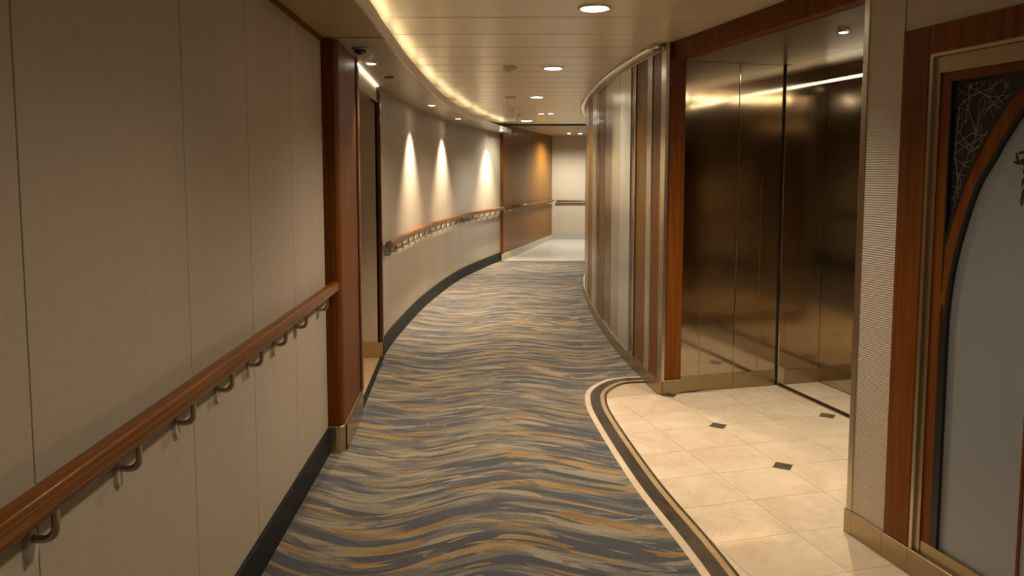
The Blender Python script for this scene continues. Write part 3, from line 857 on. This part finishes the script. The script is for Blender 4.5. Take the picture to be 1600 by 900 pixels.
for z in (1.40, 1.44, 1.48, 1.53, 1.58, 1.63): branch(0.434, z, rnd.uniform(-0.3, 0.6), 0.12, 0.0011, 1)
for k, z in ((0.50, 1.60), (0.52, 1.66), (0.48, 1.70), (0.55, 1.72), (0.60, 1.78)): branch(k, z, rnd.uniform(0, 3), 0.14, 0.0012, 2)
et = mesh_obj('etched_branches', ev, ef, M_ETCH, dr); et['kind'] = 'stuff'
# dark leaf motif on the frosted pane
rl = random.Random(5)
leaves = []
while len(leaves) < 70:
    k, z = rl.uniform(0.645, 0.90), rl.uniform(1.34, 1.64)
    if z < 1.60 - (k - 0.645) * 2.0 or z > 1.595 + (k - 0.645) * 0.6: continue
    if abs(k - 0.771) < 0.01: continue
    leaves.append((k, z, rl.uniform(-1.9, 0.4), rl.uniform(0.022, 0.048)))
for k, z, an, ln in leaves:
    poly = []
    for i in range(9):
        t = i / 8; poly.append((t, 0.16 * math.sin(PI * t ** 0.8) * 0.7))
    for i in range(7, 0, -1):
        t = i / 8; poly.append((t, -0.20 * math.sin(PI * t)))
    kzpoly('leaf_motif', [(k + ln * (u * math.cos(an) - w * math.sin(an)), z + ln * (u * math.sin(an) + w * math.cos(an))) for u, w in poly], B_W + 0.0225, B_W + 0.026, M_GLASSD)

# corridor end behind the camera
struct(box('wall_back', -0.9, 3.4, -3.3, -3.2, 0, ZC, M_WALL), 'beige wall closing the corridor', 'wall')

# ------------------------------------------------------------------ lamps and ceiling fittings
def lamp(name, kind, loc, power, color, size=0.05, spot=None, blend=0.6, parent=None):
    l = bpy.data.lights.new(name, kind); l.energy = power; l.color = color
    if kind == 'SPOT':
        l.shadow_soft_size = size; l.spot_size = math.radians(spot); l.spot_blend = blend
    elif kind == 'POINT': l.shadow_soft_size = size
    o = link(bpy.data.objects.new(name, l))
    o.location = loc
    if parent: put(o, parent)
    return o

def downlight(label, x, y, z, r, power, color, spot, group, lens=M_LENS, blend=0.7, ring=None, off=''):
    t = thing('recessed_downlight' + off, label, 'downlight', (x, y, z), group)
    v, f = lathe([(r * 0.74, 0.002), (r * 0.76, -0.006), (r * 0.92, -0.010), (r, -0.006), (r, 0.002)], (x, y, z))
    mesh_obj('trim_ring', v, f[:-2], ring or M_CREAM, t, True)
    v, f = lathe([(r * 0.78, -0.007), (r * 0.6, -0.0115), (r * 0.1, -0.013)], (x, y, z))
    mesh_obj('lens', v, f, lens, t)
    if power: lamp('bulb' + off, 'SPOT', (x, y, z - 0.03), power, color, r * 0.6, spot, blend, t)
    return t
G1 = 'downlights along the slatted ceiling'
downlight('large round downlight in slatted ceiling beside the wooden header beam', 0.436, 4.07, ZC, 0.090, P_DOWN * 1.25, NEUT, 140, G1)
downlight('round downlight in slatted ceiling beside the smoke detector', 0.339, 6.335, ZC, 0.090, P_DOWN, NEUT, 140, G1)
downlight('round downlight in slatted ceiling beside the second ceiling sensor', 0.283, 8.665, ZC, 0.085, P_DOWN, NEUT, 140, G1)
downlight('small round downlight, one of a close pair in the slatted ceiling', 0.42, 11.0, ZC, 0.05, P_DOWN * 0.4, COOL, 140, G1, M_LENSW)
downlight('small round downlight, one of a close pair in the slatted ceiling', 0.56, 11.0, ZC, 0.05, P_DOWN * 0.4, COOL, 140, G1, M_LENSW)
downlight('wide round downlight near the dark trim strip at the corridor end', 0.24, 12.5, ZC, 0.11, P_DOWN * 0.8, COOL, 150, G1, M_LENSW)
for y, where in ((1.75, 'beside the arched door'), (-0.6, 'by the fabric wall past the arched door')): downlight('round downlight in slatted ceiling ' + where, 0.46, y, ZC, 0.09, P_DOWN * 0.5, NEUT, 140, G1, off='_offscreen')
G2 = 'downlights in the soffit'
downlight('small soffit downlight above the doorway recess', -0.90, 4.91, ZS - 0.004, 0.036, P_SOFF * 0.25, WARM, 95, G2)
downlight('soffit downlight washing the curved wall, nearest the dark dome', -0.825, 7.85, ZS - 0.004, 0.042, P_SOFF, NEUT, 86, G2, blend=1.0)
downlight('soffit downlight washing the middle of the curved wall', -0.690, 9.75, ZS - 0.004, 0.042, P_SOFF, NEUT, 86, G2, blend=1.0)
downlight('soffit downlight washing the curved wall beside the tan wood wall', -0.175, 12.35, ZS - 0.004, 0.042, P_SOFF, NEUT, 86, G2, blend=1.0)
downlight('unlit dark round fitting in the soffit beyond the doorway recess', -0.905, 5.61, ZS - 0.004, 0.04, 0, NEUT, 90, None, M_DARKF, ring=M_DARKF)
# far hall lamps: the two bright points in its ceiling
downlight('small round downlight in golden hall ceiling nearer the tan wood wall', 1.22, 16.3, ZC, 0.05, P_HALL, COOL, 160, 'far hall downlights', M_LENSW)
downlight('small round downlight in golden hall ceiling farther from the tan wood wall', 1.47, 16.4, ZC, 0.05, P_HALL, COOL, 160, 'far hall downlights', M_LENSW)

# dome camera on the soffit
dc = thing('dome_camera', 'dark smoked dome on the soffit above the wooden post', 'dome camera', (-0.86, 4.36, ZS))
v, f = lathe([(0.048, -0.004), (0.05, -0.010), (0.044, -0.014)], (-0.86, 4.36, ZS)); mesh_obj('mount', v, f, M_SOFF, dc, True)
v, f = lathe([(0.036, -0.012), (0.035, -0.022), (0.028, -0.032), (0.015, -0.038), (0.003, -0.040)], (-0.86, 4.36, ZS)); mesh_obj('dome', v, f, M_DARKF, dc, True)

def detector(label, x, y, s=1.0):
    t = thing('smoke_detector', label, 'detector', (x, y, ZC))
    v, f = lathe([(0.058 * s, 0), (0.058 * s, -0.012 * s), (0.050 * s, -0.020 * s), (0.05 * s, -0.024 * s)], (x, y, ZC)); mesh_obj('base', v, f, M_CREAM, t, True)
    v, f = lathe([(0.044 * s, -0.022 * s), (0.044 * s, -0.034 * s), (0.03 * s, -0.046 * s), (0.012 * s, -0.054 * s), (0.004 * s, -0.055 * s)], (x, y, ZC)); mesh_obj('sensor_head', v, f, M_CREAM, t, True)
detector('cream domed smoke detector on the slatted ceiling between the first two round downlights', -0.016, 6.28, 0.95)
detector('cream ceiling sensor hanging further along the slatted ceiling', -0.02, 8.72, 0.95)
def sprinkler(label, x, y, z=ZC):
    t = thing('sprinkler_head', label, 'sprinkler', (x, y, z))
    v, f = lathe([(0.035, 0), (0.033, -0.006), (0.010, -0.008), (0.008, -0.035), (0.012, -0.038)], (x, y, z)); mesh_obj('body', v, f, M_CHROME, t, True)
    v, f = lathe([(0.022, -0.042), (0.024, -0.045), (0.004, -0.046)], (x, y, z)); mesh_obj('deflector', v, f, M_CHROME, t)
    v, f = tube([(x - 0.012, y, z - 0.012), (x - 0.016, y, z - 0.028), (x - 0.003, y, z - 0.043)], 0.002, 5); mesh_obj('arm', v, f, M_CHROME, t)
    v, f = tube([(x + 0.012, y, z - 0.012), (x + 0.016, y, z - 0.028), (x + 0.003, y, z - 0.043)], 0.002, 5); mesh_obj('arm', v, f, M_CHROME, t)
sprinkler('small metal sprinkler head between the ceiling sensors and the paired downlights', 0.0, 10.1)
sprinkler('small metal sprinkler head beside the paired small downlights', 0.10, 11.0)
sprinkler('small metal sprinkler head beside the wide downlight', 0.07, 11.8)
sprinkler('small metal sprinkler head in the golden hall ceiling', 1.25, 14.4)

# cove tubes lying on the soffit behind its lip
s0, s1 = s_of_y(EDGE_S, 2.2), s_of_y(EDGE_S, 13.2)
s = s0; k = 0
while s < s1 - 0.3:
    e = min(s + 1.15, s1)
    p = offset(sub_path(EDGE_S, s, e, 0.2), 0.062)
    mid = p[len(p) // 2]
    t = thing('cove_light', 'slender glowing cove tube lying behind the soffit lip', 'cove light', (mid[0], mid[1], ZS + 0.03), 'cove tubes above the soffit')
    v, f = tube([(x, y, ZS + 0.046) for x, y in p], 0.010, 8); mesh_obj('tube', v, f, M_COVE, t)
    v, f = sweep([(x, y, ZS + 0.031) for x, y in p], [(-0.014, -0.002), (0.014, -0.002), (0.012, 0.006), (-0.012, 0.006)]); mesh_obj('holder', v, f, M_CREAM, t)
    s = e + 0.22; k += 1

# LED strip fixed high on the near return of the lift portal
t = thing('led_batten_offscreen', 'glowing strip light at the top of the lift portal return wall', 'strip light', (*ab(A_N + 0.02, 0.5), ZP))
polyp('housing', abq(A_N + 0.001, A_N + 0.04, 0.10, 1.18), ZP - 0.018, ZP, M_BRONZE, t)
polyp('diffuser_offscreen', abq(A_N + 0.012, A_N + 0.026, 0.105, 1.175), ZP - 0.028, ZP - 0.018, M_LED, t)
# slim strip above the lift doors
t = thing('led_batten', 'slim glowing strip light above the steel lift doors', 'strip light', (*ab(-0.3, 1.2), 2.18))
polyp('housing', abq(A_N + 0.05, 0.688, 1.198, 1.211), 2.168, 2.196, M_BRONZE, t)
polyp('diffuser', abq(A_N + 0.055, 0.683, 1.190, 1.198), 2.174, 2.190, emit('led_slim', (1.0, 0.84, 0.6), 2.2), t)
for a in (-0.50,):
    x, y = ab(a, 0.40)
    downlight('small round downlight in the steel ceiling of the lift portal', x, y, ZP, 0.032, 44, NEUT, 112, None, M_LINT, blend=1.0, ring=M_BRONZE)
